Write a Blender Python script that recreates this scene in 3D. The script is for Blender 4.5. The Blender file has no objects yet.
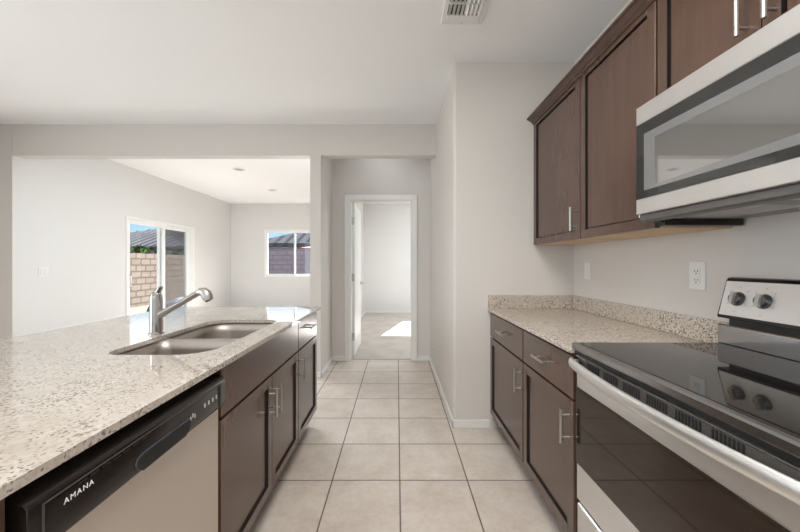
import bpy, bmesh, math, random
from mathutils import Vector, Matrix
C = bpy.context.scene.collection
S = bpy.context.scene
random.seed(7)
PI = math.pi

# ------------------------------------------------------------------ camera, world, sun, lights, exposure
F, VX, VY, H = 335.0, 397.0, 264.0, 1.235
cd = bpy.data.cameras.new('camera'); cam = bpy.data.objects.new('camera', cd); C.objects.link(cam)
cam.location = (0, 0, H); cam.rotation_euler = (PI/2, 0, 0)
cd.sensor_width = 36; cd.lens = F*36/800; cd.shift_x = (400-VX)/800; cd.shift_y = (VY-266)/800
cd.clip_start = .02; cd.clip_end = 200
S.camera = cam
S.view_settings.view_transform = 'Standard'; S.view_settings.look = 'None'
S.view_settings.gamma = 1; S.view_settings.use_curve_mapping = False
S.view_settings.exposure = 0.25

W = bpy.data.worlds.new('sky'); S.world = W; W.use_nodes = True
nt = W.node_tree; nt.nodes.clear()
out = nt.nodes.new('ShaderNodeOutputWorld'); bg = nt.nodes.new('ShaderNodeBackground')
tc = nt.nodes.new('ShaderNodeTexCoord'); sp = nt.nodes.new('ShaderNodeSeparateXYZ'); rp = nt.nodes.new('ShaderNodeValToRGB')
nt.links.new(tc.outputs['Generated'], sp.inputs[0]); nt.links.new(sp.outputs['Z'], rp.inputs[0])
rp.color_ramp.elements[0].color = (.50, .78, .95, 1); rp.color_ramp.elements[0].position = 0.0
rp.color_ramp.elements[1].color = (.16, .42, .85, 1); rp.color_ramp.elements[1].position = .7
# blue near the horizon, an unseen cloud bank added above for reflections and fill
r2 = nt.nodes.new('ShaderNodeValToRGB'); nt.links.new(sp.outputs['Z'], r2.inputs[0])
for i, (p, v) in enumerate(((.105, .0), (.17, 1.0), (.5, .8), (.9, .35))):
    e = r2.color_ramp.elements[i] if i < 2 else r2.color_ramp.elements.new(p)
    e.position = p; e.color = (v, v, v, 1)
cl = nt.nodes.new('ShaderNodeMix'); cl.data_type = 'RGBA'
nt.links.new(r2.outputs[0], cl.inputs[0]); nt.links.new(rp.outputs[0], cl.inputs[6]); cl.inputs[7].default_value = (2.3, 2.32, 2.35, 1)
nt.links.new(cl.outputs[2], bg.inputs[0]); nt.links.new(bg.outputs[0], out.inputs[0])
bg.inputs[1].default_value = 1.0

sd = bpy.data.lights.new('sun', 'SUN'); sun = bpy.data.objects.new('sun', sd); C.objects.link(sun)
sd.energy = 54.0; sd.angle = .009; sd.color = (.97, .98, 1)
sun.rotation_euler = Vector((-.28, -1, -.74)).to_track_quat('-Z', 'Y').to_euler(); sun.location = (2, 12, 9)

def area(name, loc, direction, sx, sy, power, color=(1, 1, 1)):
    l = bpy.data.lights.new(name, 'AREA'); o = bpy.data.objects.new(name, l); C.objects.link(o)
    l.shape = 'RECTANGLE'; l.size = sx; l.size_y = sy; l.energy = power; l.color = color
    o.location = loc; o.rotation_euler = Vector(direction).to_track_quat('-Z', 'Y').to_euler()
    return o
# area lights added as daylight fill at assumed, unseen left and rear windows
area('left_window_fill', (-4.30, -.1, 1.45), (1, 0, 0), 3.0, 1.7, 60, (.88, .955, 1))
area('rear_window_fill', (-1.2, -2.92, 1.5), (0, 1, 0), 3.4, 1.8, 4, (1, .96, .9))
# unseen fill lights added under the ceilings to brighten each room
area('kitchen_ceiling_fill', (-.05, .1, 2.74), (0, 0, -1), 1.0, 2.0, 48, (1, .97, .925))
area('dining_ceiling_fill', (-1.6, 4.2, 2.74), (0, 0, -1), 1.0,   .5, 50, (.86, .94, 1))
area('hall_ceiling_fill', (-.2, 3.95, 2.74), (0, 0, -1), .5, .2, 1.2, (.9, .97, 1))
area('bedroom_ceiling_fill', (1.8, 6.4, 2.74), (0, 0, -1), .9, .9, 66, (.88, .96, 1))

# ------------------------------------------------------------------ helpers
ROOT = {}
def add_box(bm, x0, x1, y0, y1, z0, z1, bev=0.0, seg=1):
    if x0 > x1: x0, x1 = x1, x0
    if y0 > y1: y0, y1 = y1, y0
    if z0 > z1: z0, z1 = z1, z0
    v = [bm.verts.new((x, y, z)) for x in (x0, x1) for y in (y0, y1) for z in (z0, z1)]
    fs = [(0, 1, 3, 2), (4, 6, 7, 5), (0, 4, 5, 1), (2, 3, 7, 6), (0, 2, 6, 4), (1, 5, 7, 3)]
    faces = [bm.faces.new([v[i] for i in f]) for f in fs]
    if bev > 0:
        es = list({e for f in faces for e in f.edges})
        bmesh.ops.bevel(bm, geom=es, offset=bev, segments=seg, affect='EDGES', profile=.5, clamp_overlap=True)
    return bm
def box(x0, x1, y0, y1, z0, z1, bev=0.0, seg=1):
    return add_box(bmesh.new(), x0, x1, y0, y1, z0, z1, bev, seg)
def frame_of(d):
    d = d.normalized(); a = Vector((0, 0, 1)) if abs(d.z) < .9 else Vector((1, 0, 0))
    u = d.cross(a).normalized(); return u, d.cross(u).normalized()
def add_tube(bm, pts, radii, n=20, cap=True):
    pts = [Vector(p) for p in pts]
    if not isinstance(radii, (list, tuple)): radii = [radii]*len(pts)
    rings = []; u = None
    for i, p in enumerate(pts):
        d = (pts[min(i+1, len(pts)-1)] - pts[max(i-1, 0)])
        if u is None: u, w = frame_of(d)
        else:
            dn = d.normalized(); u = (u - dn*u.dot(dn)).normalized(); w = dn.cross(u)
        r = radii[i]; rx, ry = r if isinstance(r, tuple) else (r, r)
        rings.append([bm.verts.new(p + u*math.cos(2*PI*k/n)*rx + w*math.sin(2*PI*k/n)*ry) for k in range(n)])
    for a, b in zip(rings, rings[1:]):
        for k in range(n): bm.faces.new((a[k], a[(k+1) % n], b[(k+1) % n], b[k]))
    if cap: bm.faces.new(rings[0][::-1]); bm.faces.new(rings[-1])
    return bm
def tube(pts, r, n=20): return add_tube(bmesh.new(), pts, r, n)
def add_prism(bm, poly, axis, a, b, bev=0.0):
    """poly: list of 2D points in the plane across axis; 'y': (x,z), 'x': (y,z), 'z': (x,y)"""
    def P(p, t): return {'y': (p[0], t, p[1]), 'x': (t, p[0], p[1]), 'z': (p[0], p[1], t)}[axis]
    A = [bm.verts.new(P(p, a)) for p in poly]; B = [bm.verts.new(P(p, b)) for p in poly]
    n = len(poly); fs = [bm.faces.new(A[::-1]), bm.faces.new(B)]
    for i in range(n): fs.append(bm.faces.new((A[i], A[(i+1) % n], B[(i+1) % n], B[i])))
    if bev > 0:
        es = list({e for f in fs for e in f.edges})
        bmesh.ops.bevel(bm, geom=es, offset=bev, segments=1, affect='EDGES', profile=.5, clamp_overlap=True)
    return bm
def prism(poly, axis, a, b, bev=0.0): return add_prism(bmesh.new(), poly, axis, a, b, bev)

def obj(name, bm, mat, parent=None, smooth=True, label=None):
    off = Vector((0, 0, 0))
    if parent is not None: off = ROOT[parent.name]
    if off.length: bmesh.ops.translate(bm, verts=bm.verts, vec=-off)
    bmesh.ops.recalc_face_normals(bm, faces=bm.faces)
    me = bpy.data.meshes.new(name); bm.to_mesh(me); bm.free()
    o = bpy.data.objects.new(name, me); C.objects.link(o)
    mats = mat if isinstance(mat, (list, tuple)) else [mat]
    for m in mats: me.materials.append(m)
    if smooth:
        for p in me.polygons: p.use_smooth = True
        try: me.set_sharp_from_angle(angle=math.radians(29))
        except Exception: pass
    if parent is not None: o.parent = parent
    ROOT[o.name] = off
    if label: o['label'] = label
    return o
def thing(name, label, cat, loc, group=None):
    o = bpy.data.objects.new(name, None); C.objects.link(o); o.location = loc
    o.empty_display_size = .1
    ROOT[o.name] = Vector(loc); o['label'] = label; o['category'] = cat
    if group: o['group'] = group
    return o
def tag(o, label, cat, group=None, kind=None):
    o['label'] = label; o['category'] = cat
    if group: o['group'] = group
    if kind: o['kind'] = kind
    return o
def struct(name, bm, mat, label=None, smooth=True):
    o = obj(name, bm, mat, None, smooth); o['kind'] = 'structure'
    if label: o['label'] = label
    return o

# ------------------------------------------------------------------ materials
def base_mat(name, color=(.8, .8, .8), rough=.5, metal=0.0, **kw):
    m = bpy.data.materials.new(name); m.use_nodes = True
    b = m.node_tree.nodes['Principled BSDF']
    b.inputs['Base Color'].default_value = (*color, 1); b.inputs['Roughness'].default_value = rough
    b.inputs['Metallic'].default_value = metal
    for k, v in kw.items():
        b.inputs[k.replace('_', ' ')].default_value = v
    return m
def N(m, t, **props):
    n = m.node_tree.nodes.new(t)
    for k, v in props.items(): setattr(n, k, v)
    return n
def L(m, a, b): m.node_tree.links.new(a, b)
def coords(m, scale=(1, 1, 1), loc=(0, 0, 0), rot=(0, 0, 0)):
    t = N(m, 'ShaderNodeTexCoord'); mp = N(m, 'ShaderNodeMapping')
    mp.inputs['Scale'].default_value = scale; mp.inputs['Location'].default_value = loc; mp.inputs['Rotation'].default_value = rot
    L(m, t.outputs['Object'], mp.inputs['Vector']); return mp.outputs[0]
def noise(m, vec, scale, detail=4, rough=.5):
    n = N(m, 'ShaderNodeTexNoise'); n.inputs['Scale'].default_value = scale; n.inputs['Detail'].default_value = detail
    n.inputs['Roughness'].default_value = rough; L(m, vec, n.inputs['Vector']); return n.outputs['Fac']
def ramp(m, fac, stops, interp='LINEAR'):
    r = N(m, 'ShaderNodeValToRGB'); r.color_ramp.interpolation = interp
    els = r.color_ramp.elements
    while len(els) < len(stops): els.new(.5)
    for e, (p, c) in zip(els, stops):
        e.position = p; e.color = (*c, 1) if len(c) == 3 else c
    L(m, fac, r.inputs[0]); return r.outputs[0]
def mixc(m, fac, a, b, mode='MIX'):
    n = N(m, 'ShaderNodeMix', data_type='RGBA', blend_type=mode)
    for i, v in ((0, fac), (6, a), (7, b)):
        if hasattr(v, 'is_linked'): L(m, v, n.inputs[i])
        else: n.inputs[i].default_value = v if i == 0 else (*v, 1)
    return n.outputs[2]
def bump(m, height, strength, dist):
    b = N(m, 'ShaderNodeBump'); b.inputs['Strength'].default_value = strength; b.inputs['Distance'].default_value = dist
    L(m, height, b.inputs['Height']); L(m, b.outputs[0], m.node_tree.nodes['Principled BSDF'].inputs['Normal'])
def setin(m, name, sock): L(m, sock, m.node_tree.nodes['Principled BSDF'].inputs[name])

def paint(name, color, rough=.75, amount=.05):
    m = base_mat(name, color, rough); v = coords(m)
    f = noise(m, v, 45, 3, .6); bump(m, ramp(m, f, [(.42, (0, 0, 0)), (.6, (1, 1, 1))]), amount, .004)
    return m
M_wall = paint('wall_paint', (.685, .645, .608))
M_wall_lit = paint('brightened_wall_paint', (.74, .735, .72))  # same paint as the kitchen, colour lightened for the brighter light there
M_ceil = paint('ceiling_paint', (.91, .912, .91), .85, .07)
M_trim = base_mat('white_trim', (.82, .81, .79), .35)
M_white = base_mat('white_plastic', (.80, .79, .76), .3)
M_vinyl = base_mat('white_vinyl', (.85, .85, .84), .3)
M_dark = base_mat('dark_cavity', (.01, .01, .01), .7)

def tile_mat():
    m = base_mat('beige_floor_tile', (.6, .5, .42), .32)
    s, ox, oy, g = .3855, .016, 1.913, .0034
    t = N(m, 'ShaderNodeTexCoord'); x = N(m, 'ShaderNodeSeparateXYZ'); L(m, t.outputs['Object'], x.inputs[0])
    def grid(sock, o):
        a = N(m, 'ShaderNodeMath', operation='SUBTRACT'); L(m, sock, a.inputs[0]); a.inputs[1].default_value = o
        d = N(m, 'ShaderNodeMath', operation='DIVIDE'); L(m, a.outputs[0], d.inputs[0]); d.inputs[1].default_value = s
        r = N(m, 'ShaderNodeMath', operation='ROUND'); L(m, d.outputs[0], r.inputs[0])
        e = N(m, 'ShaderNodeMath', operation='SUBTRACT'); L(m, d.outputs[0], e.inputs[0]); L(m, r.outputs[0], e.inputs[1])
        ab = N(m, 'ShaderNodeMath', operation='ABSOLUTE'); L(m, e.outputs[0], ab.inputs[0])
        fl = N(m, 'ShaderNodeMath', operation='FLOOR'); L(m, d.outputs[0], fl.inputs[0])
        return ab.outputs[0], fl.outputs[0]
    gx, ix = grid(x.outputs['X'], ox); gy, iy = grid(x.outputs['Y'], oy)
    mn = N(m, 'ShaderNodeMath', operation='MINIMUM'); L(m, gx, mn.inputs[0]); L(m, gy, mn.inputs[1])
    w = g/s
    msk = ramp(m, mn.outputs[0], [(0, (1, 1, 1)), (w*.75, (1, 1, 1)), (w*1.35, (0, 0, 0))])
    cv = N(m, 'ShaderNodeCombineXYZ'); L(m, ix, cv.inputs[0]); L(m, iy, cv.inputs[1])
    wn = N(m, 'ShaderNodeTexWhiteNoise', noise_dimensions='3D'); L(m, cv.outputs[0], wn.inputs['Vector'])
    sc = N(m, 'ShaderNodeVectorMath', operation='SCALE'); L(m, wn.outputs['Color'], sc.inputs[0]); sc.inputs[3].default_value = 9
    ad = N(m, 'ShaderNodeVectorMath', operation='ADD'); L(m, t.outputs['Object'], ad.inputs[0]); L(m, sc.outputs[0], ad.inputs[1])
    n1 = noise(m, ad.outputs[0], 5.5, 6, .62); n2 = noise(m, ad.outputs[0], 40, 3, .6)
    c = ramp(m, n1, [(.3, (.57, .495, .43)), (.5, (.665, .59, .525)), (.68, (.735, .67, .605))])
    c = mixc(m, .16, c, ramp(m, n2, [(.35, (.40, .31, .24)), (.6, (.70, .62, .54))]))
    vr = ramp(m, wn.outputs['Value'], [(0, (.93, .93, .93)), (1, (1.0, 1.0, 1.0))])
    c = mixc(m, 1.0, c, vr, 'MULTIPLY')
    c = mixc(m, msk, c, (.13, .105, .085))
    setin(m, 'Base Color', c)
    setin(m, 'Roughness', ramp(m, msk, [(0, (.30, .30, .30)), (1, (.8, .8, .8))]))
    inv = ramp(m, msk, [(0, (1, 1, 1)), (1, (0, 0, 0))]); bump(m, inv, .5, .003)
    return m
M_tile = tile_mat()

def carpet_mat():
    m = base_mat('beige_carpet', (.5, .45, .4), .95); v = coords(m)
    c = ramp(m, noise(m, v, 3.5, 5, .6), [(.35, (.47, .41, .37)), (.65, (.60, .545, .50))])
    f = noise(m, v, 260, 2, .6); c = mixc(m, .35, c, ramp(m, f, [(.3, (.36, .32, .28)), (.7, (.72, .67, .61))]))
    setin(m, 'Base Color', c); bump(m, f, .6, .01); return m
M_carpet = carpet_mat()

def granite_mat(name, base, light, mid, dark, rough, dens=1.0, ior=1.55):
    m = base_mat(name, light, rough, 0, IOR=ior); v = coords(m)
    nz = N(m, 'ShaderNodeTexNoise'); nz.inputs['Scale'].default_value = 60; L(m, v, nz.inputs['Vector'])
    dv = N(m, 'ShaderNodeVectorMath', operation='SCALE'); L(m, nz.outputs['Color'], dv.inputs[0]); dv.inputs[3].default_value = .010
    av = N(m, 'ShaderNodeVectorMath', operation='ADD'); L(m, v, av.inputs[0]); L(m, dv.outputs[0], av.inputs[1])
    def cells(scale):
        vo = N(m, 'ShaderNodeTexVoronoi'); vo.inputs['Scale'].default_value = scale; L(m, av.outputs[0], vo.inputs['Vector'])
        sx = N(m, 'ShaderNodeSeparateColor'); L(m, vo.outputs['Color'], sx.inputs[0]); return sx.outputs
    a_ = cells(150); b_ = cells(230); cl = noise(m, v, 9, 3, .6)
    c = ramp(m, a_[0], [(0, base), (.45, light), (.75, tuple(k*.86 for k in base)), (1, light)])
    c = mixc(m, .35, c, ramp(m, cl, [(.35, mid), (.6, light)]))
    def thresh(sock, lo, hi, amt):
        ad = N(m, 'ShaderNodeMath', operation='MULTIPLY_ADD'); L(m, cl, ad.inputs[0]); ad.inputs[1].default_value = .45; L(m, sock, ad.inputs[2])
        return ramp(m, ad.outputs[0], [(0, (0, 0, 0)), (lo, (0, 0, 0)), (hi, (amt,)*3)])
    half = N(m, 'ShaderNodeMath', operation='MULTIPLY')
    def sc(sock):
        h = N(m, 'ShaderNodeMath', operation='MULTIPLY'); L(m, sock, h.inputs[0]); h.inputs[1].default_value = .7; return h.outputs[0]
    c = mixc(m, thresh(sc(a_[1]), .82-.03*dens, .86-.03*dens, .7), c, mid)
    c = mixc(m, thresh(sc(b_[1]), .87-.035*dens, .885-.035*dens, .85), c, dark)
    c = mixc(m, thresh(sc(a_[2]), .915-.02*dens, .93-.02*dens, .75), c, tuple(k*1.6 for k in dark))
    setin(m, 'Base Color', c); return m
M_granite = granite_mat('speckled_granite', (.56, .485, .41), (.66, .59, .515), (.36, .285, .23), (.075, .056, .047), .12, .85)
M_granite_island = granite_mat('polished_island_granite', (.50, .45, .395), (.57, .525, .475), (.36, .30, .25), (.14, .11, .09), .025, .6, 1.95)

def wood_mat(name, c0, c1, c2, axis='z', rough=.33):
    m = base_mat(name, c1, rough)
    scl = (28, 28, 1.8) if axis == 'z' else (28, 1.8, 28)
    f = noise(m, coords(m, scl), 1.0, 5, .6); g = noise(m, coords(m, (3, 3, 3)), 1.0, 3, .5)
    c = ramp(m, f, [(.3, c0), (.5, c1), (.72, c2)])
    c = mixc(m, ramp(m, g, [(.35, (0, 0, 0)), (.7, (.65, .65, .65))]), c, tuple(k*1.12 for k in c2))
    setin(m, 'Base Color', c); bump(m, f, .06, .002); return m
M_wood = wood_mat('espresso_cabinet_wood', (.068, .035, .023), (.084, .044, .030), (.102, .055, .038), rough=.26)
M_wood.node_tree.nodes['Principled BSDF'].inputs['Coat Weight'].default_value = .35
M_wood.node_tree.nodes['Principled BSDF'].inputs['Coat Roughness'].default_value = .16
M_wood_in = base_mat('dark_espresso_wood', (.030, .015, .011), .5)  # plain dark brown for the toe kicks
M_groove = base_mat('dark_groove_line', (.008, .005, .004), .6)  # near-black colour for door grooves and inner frame edges
M_maple = wood_mat('natural_maple_underside', (.56, .38, .22), (.64, .45, .27), (.70, .51, .32), 'y', .5)

def steel_mat(name, color=(.62, .61, .60), rough=.26, stretch=(2, 2, 160), amt=.015):
    m = base_mat(name, color, rough, 1.0)
    f = noise(m, coords(m, stretch), 1.0, 3, .6)
    setin(m, 'Roughness', ramp(m, f, [(.3, (rough-amt,)*3), (.7, (rough+amt,)*3)]))
    return m
M_steel = steel_mat('brushed_stainless_steel', (.74, .73, .725), .30)
M_steel_l = steel_mat('bright_stainless_steel', (.80, .79, .78), .40)
M_dw = base_mat('dishwasher_stainless_door', (.66, .60, .54), .42, .75)
M_sink = steel_mat('sink_stainless_steel', (.47, .425, .39), .42, (30, 30, 2))
M_nickel = base_mat('brushed_nickel', (.50, .48, .455), .32, 1.0)
M_chrome = base_mat('brushed_chrome', (.43, .41, .39), .2, 1.0)
M_blackgloss = base_mat('black_gloss_plastic', (.012, .011, .011), .18)
M_black = base_mat('black_plastic', (.014, .013, .013), .42)
M_dwpanel = base_mat('dishwasher_black_panel', (.013, .010, .009), .22)
M_charcoal = base_mat('charcoal_enamel', (.045, .043, .042), .35)
M_glass_top = base_mat('black_ceramic_glass', (.010, .009, .009), .035, 0, IOR=1.62)
M_oven_glass = base_mat('oven_door_glass', (.010, .007, .005), .04, 0, IOR=1.58, Specular_Tint=(1, .76, .62, 1))
M_mw_glass = base_mat('microwave_tinted_glass', (.022, .022, .022), .04, 0, IOR=1.6)
M_mw_mesh = base_mat('microwave_window_mesh', (.40, .40, .40), .025, 1.0)
M_mw_bezel = base_mat('microwave_window_bezel', (.17, .17, .175), .05, 0, IOR=1.9)
M_print = base_mat('grey_print', (.45, .45, .45), .4)
M_logo = base_mat('white_print', (.8, .8, .8), .4)
def glass_mat():
    m = bpy.data.materials.new('clear_window_glass'); m.use_nodes = True; t = m.node_tree; t.nodes.clear()
    o = t.nodes.new('ShaderNodeOutputMaterial'); mx = t.nodes.new('ShaderNodeMixShader')
    tr = t.nodes.new('ShaderNodeBsdfTransparent'); gl = t.nodes.new('ShaderNodeBsdfGlossy'); gl.inputs['Roughness'].default_value = .02
    tr.inputs[0].default_value = (.94, .95, .95, 1); mx.inputs[0].default_value = .022
    t.links.new(tr.outputs[0], mx.inputs[1]); t.links.new(gl.outputs[0], mx.inputs[2]); t.links.new(mx.outputs[0], o.inputs[0])
    return m
M_glass = glass_mat()
def screen_mat():
    m = bpy.data.materials.new('insect_screen_glass'); m.use_nodes = True; t = m.node_tree; t.nodes.clear()
    o = t.nodes.new('ShaderNodeOutputMaterial'); mx = t.nodes.new('ShaderNodeMixShader')
    tr = t.nodes.new('ShaderNodeBsdfTransparent'); df = t.nodes.new('ShaderNodeBsdfDiffuse'); df.inputs[0].default_value = (.16, .16, .17, 1)
    mx.inputs[0].default_value = .35
    t.links.new(tr.outputs[0], mx.inputs[1]); t.links.new(df.outputs[0], mx.inputs[2]); t.links.new(mx.outputs[0], o.inputs[0])
    return m
M_screen = screen_mat()

# ------------------------------------------------------------------ the setting
XR = 1.337            # right kitchen wall
YS = 2.53             # stub wall facing the camera
XH = .428             # hall right wall
YP = 3.645            # wall with the wide opening
ZC = 2.755
XL = -4.186; YB = 8.44
YD = 4.28             # hall end wall with the door
struct('floor', box(-4.6, 1.6, -3.2, 8.6, -.1, 0), M_tile, smooth=False)
struct('floor_bedroom', box(-.83, 3.6, YD+.03, 8.6, -.02, .006), M_carpet, smooth=False)
struct('ceiling', box(-4.7, 3.7, -3.2, 8.7, ZC, ZC+.15), M_ceil, smooth=False)
struct('wall_right', box(XR, XR+.15, -3.2, YS+.1, 0, ZC), M_wall, smooth=False)
# return wall: face towards the camera, then the hall's right side, with a bullnose corner
r = .022
corner = [(XH+r-r*math.cos(a), YS+r-r*math.sin(a)) for a in [i*PI/12 for i in range(7)]]
struct('wall_return', prism(corner + [(XR+.15, YS), (XR+.15, YS+.12), (XH+.12, YS+.12), (XH+.12, YD), (XH, YD)], 'z', 0, ZC), M_wall)
# wall with wide opening and hall opening
bm = bmesh.new()
add_box(bm, -4.7, -4.19, YP, YP+.12, 0, ZC); add_box(bm, -4.186, -.945, YP, YP+.12, 2.416, ZC); add_box(bm, -.83, XH+.002, YP, YP+.12, 2.416, ZC)
struct('wall_opening', bm, M_wall, smooth=False)
struct('wall_hall_left', box(-.945, -.83, YP, YB, 0, ZC), M_wall, smooth=False)
bm = bmesh.new()
add_box(bm, -.83, -.61, YD, YD+.115, 0, ZC); add_box(bm, .198, XH+.12, YD, YD+.115, 0, ZC); add_box(bm, -.61, .198, YD, YD+.115, 2.047, ZC)
struct('wall_hall_end', bm, M_wall, smooth=False)
# great room: left wall with sliding door, back wall with windows
SY0, SY1, SZ = 5.17, 6.9, 1.985
bm = bmesh.new()
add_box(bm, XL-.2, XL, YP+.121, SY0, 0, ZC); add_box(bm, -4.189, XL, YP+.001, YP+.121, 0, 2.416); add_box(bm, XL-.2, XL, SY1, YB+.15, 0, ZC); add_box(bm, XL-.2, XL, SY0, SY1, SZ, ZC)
struct('wall_left', bm, M_wall_lit, smooth=False)
WX0, WX1, WZ0, WZ1 = -3.34, -1.84, .905, 2.10
BX0, BX1 = .42, 1.9
bm = bmesh.new()
def wall_y(bm, y0, y1, xs, holes):
    x = xs[0]
    for (a, b, z0, z1) in holes:
        add_box(bm, x, a, y0, y1, 0, ZC); add_box(bm, a, b, y0, y1, 0, z0); add_box(bm, a, b, y0, y1, z1, ZC); x = b
    add_box(bm, x, xs[1], y0, y1, 0, ZC)
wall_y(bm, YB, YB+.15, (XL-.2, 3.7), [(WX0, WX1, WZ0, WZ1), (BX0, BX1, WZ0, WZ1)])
struct('wall_back', bm, M_wall_lit, smooth=False)
struct('wall_bedroom_right', box(3.55, 3.7, YD, YB, 0, ZC), M_wall_lit, smooth=False)
struct('wall_bedroom_front', box(XH+.12, 3.7, YD, YD+.115, 0, ZC), M_wall_lit, smooth=False)
# rest of the kitchen, beside and behind the camera
bm = bmesh.new()
add_box(bm, -4.55, -4.4, -3.2, -1.65, 0, ZC); add_box(bm, -4.55, -4.4, 1.45, YP, 0, ZC)
add_box(bm, -4.55, -4.4, -1.65, 1.45, 0, .55); add_box(bm, -4.55, -4.4, -1.65, 1.45, 2.35, ZC)
struct('wall_kitchen_left', bm, M_wall, smooth=False)
bm = bmesh.new()
wall_y(bm, -3.15, -3.0, (-4.55, XR+.15), [(-2.95, .55, .55, 2.45)])
struct('wall_rear', bm, M_wall, smooth=False)
# baseboards
bh, bt = .062, .012
def base_y(name, x0, x1, y, d): return struct(name, box(x0, x1, y, y+d*bt, 0, bh, .004), M_trim)
def base_x(name, y0, y1, x, d): return struct(name, box(x, x+d*bt, y0, y1, 0, bh, .004), M_trim)
base_y('baseboard_return', XH-bt, .70, YS, -1)
base_x('baseboard_hall_right', YS-bt, YD, XH, -1)
base_x('baseboard_hall_left', YP-bt, YD, -.83, 1)
base_y('baseboard_hall_end_left', -.83, -.672, YD, -1)
base_y('baseboard_hall_end_right', .262, XH, YD, -1)
base_y('baseboard_opening', -.945, -.818, YP, -1)
base_y('baseboard_bedroom_back', -.83, 3.55, YB, -1)
base_x('baseboard_bedroom_left', YD+.115, YB, -.83, 1)
base_y('baseboard_back', XL, -.945, YB, -1)
base_x('baseboard_left', YP+.12, SY0-.02, XL, 1)
# door casing
bm = bmesh.new()
cw = .064
add_box(bm, -.61-cw+.004, -.606, YD-.016, YD, 0, 2.051+cw, .004); add_box(bm, .194, .198+cw-.004, YD-.016, YD, 0, 2.051+cw, .004)
add_box(bm, -.606, .194, YD-.016, YD, 2.047, 2.051+cw, .004)
struct('trim_1', bm, M_trim)
bm = bmesh.new()   # jambs with stop
for (a, b) in ((-.61, -.598), (.186, .198)): add_box(bm, a, b, YD, YD+.115, 0, 2.047)
add_box(bm, -.598, .186, YD, YD+.115, 2.035, 2.047)
add_box(bm, -.598, -.588, YD+.03, YD+.066, 0, 2.035); add_box(bm, .176, .186, YD+.03, YD+.066, 0, 2.035)
struct('trim_2', bm, M_trim)
# bedroom door standing open into the room
door = struct('door_1', box(-.590, -.555, YD+.12, YD+.12+.76, .015, 2.03, .003), M_trim, 'white bedroom door standing wide open beyond the hall')
for z in (.28, 1.06, 1.80):
    b = bmesh.new(); add_box(b, -.589, -.560, YD+.1175, YD+.1205, z-.05, z+.05); add_tube(b, [(-.592, YD+.113, z-.05), (-.592, YD+.113, z+.05)], .008, 16)
    obj('hinge', b, M_nickel, door, label='brushed metal hinge')
b = bmesh.new()
add_tube(b, [(-.556, YD+.82, .95), (-.54, YD+.82, .95)], .026); add_tube(b, [(-.54, YD+.82, .95), (-.505, YD+.82, .95)], .009)
add_tube(b, [(-.508, YD+.825, .95), (-.508, YD+.715, .95)], [.010, .008])
obj('lever_handle', b, M_nickel, door, label='brushed metal lever handle')

# sliding glass door in the great room's left wall
def ring_x(bm, x0, x1, y0, y1, z0, z1, w, wb=None):
    wb = wb or w
    add_box(bm, x0, x1, y0, y0+w, z0, z1, .003); add_box(bm, x0, x1, y1-w, y1, z0, z1, .003)
    add_box(bm, x0, x1, y0+w, y1-w, z1-w, z1, .003); add_box(bm, x0, x1, y0+w, y1-w, z0, z0+wb, .003)
def ring_y(bm, x0, x1, y0, y1, z0, z1, w):
    add_box(bm, x0, x0+w, y0, y1, z0, z1, .003); add_box(bm, x1-w, x1, y0, y1, z0, z1, .003)
    add_box(bm, x0+w, x1-w, y0, y1, z1-w, z1, .003); add_box(bm, x0+w, x1-w, y0, y1, z0, z0+w, .003)
bm = bmesh.new(); ring_x(bm, XL-.12, XL+.012, SY0, SY1, 0, SZ, .045)
slider = struct('door_2', bm, M_vinyl, 'white framed sliding glass door to the back yard')
ym = (SY0+SY1)/2
bm = bmesh.new(); ring_x(bm, XL-.055, XL-.015, SY0+.045, ym+.04, .045, SZ-.045, .06, .08)
p1 = obj('sliding_panel', bm, M_vinyl, slider)
obj('pane', box(XL-.037, XL-.033, SY0+.10, ym-.02, .12, SZ-.10), M_glass, p1, False)
b = bmesh.new(); add_box(b, XL-.016, XL-.008, SY0+.058, SY0+.092, .84, 1.10, .006); add_tube(b, [(XL-.012, SY0+.075, .87), (XL+.025, SY0+.075, .90), (XL+.025, SY0+.075, 1.04), (XL-.012, SY0+.075, 1.07)], .008, 16)
obj('pull_handle', b, M_vinyl, p1)
bm = bmesh.new(); ring_x(bm, XL-.105, XL-.062, ym-.04, SY1-.045, .045, SZ-.045, .06, .08)
p2 = obj('fixed_panel', bm, M_vinyl, slider)
obj('pane', box(XL-.085, XL-.081, ym+.02, SY1-.10, .12, SZ-.10), M_glass, p2, False)
bm = bmesh.new(); ring_x(bm, XL-.119, XL-.108, ym-.03, SY1-.045, .045, SZ-.045, .03)
s2 = obj('insect_screen', bm, M_vinyl, slider)
obj('mesh', box(XL-.1145, XL-.1125, ym, SY1-.07, .07, SZ-.07), M_screen, s2, False)
# windows
def window(name, x0, x1, label):
    bm = bmesh.new(); ring_y(bm, x0, x1, YB-.004, YB+.10, WZ0, WZ1, .04)
    w = struct(name, bm, M_vinyl, label)
    xm = (x0+x1)/2
    bm = bmesh.new(); ring_y(bm, x0+.04, xm+.025, YB+.02, YB+.055, WZ0+.04, WZ1-.04, .035)
    s = obj('sash', bm, M_vinyl, w); obj('pane', box(x0+.07, xm-.005, YB+.036, YB+.040, WZ0+.07, WZ1-.07), M_glass, s, False)
    bm = bmesh.new(); ring_y(bm, xm-.025, x1-.04, YB+.058, YB+.092, WZ0+.04, WZ1-.04, .035)
    s = obj('sash', bm, M_vinyl, w); obj('pane', box(xm+.005, x1-.07, YB+.073, YB+.077, WZ0+.07, WZ1-.07), M_glass, s, False)
    return w
window('window_1', WX0, WX1, 'white two-pane slider window in the far wall of the dining room')
window('window_2', BX0, BX1, 'white two-pane slider window of the bedroom')
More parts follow.
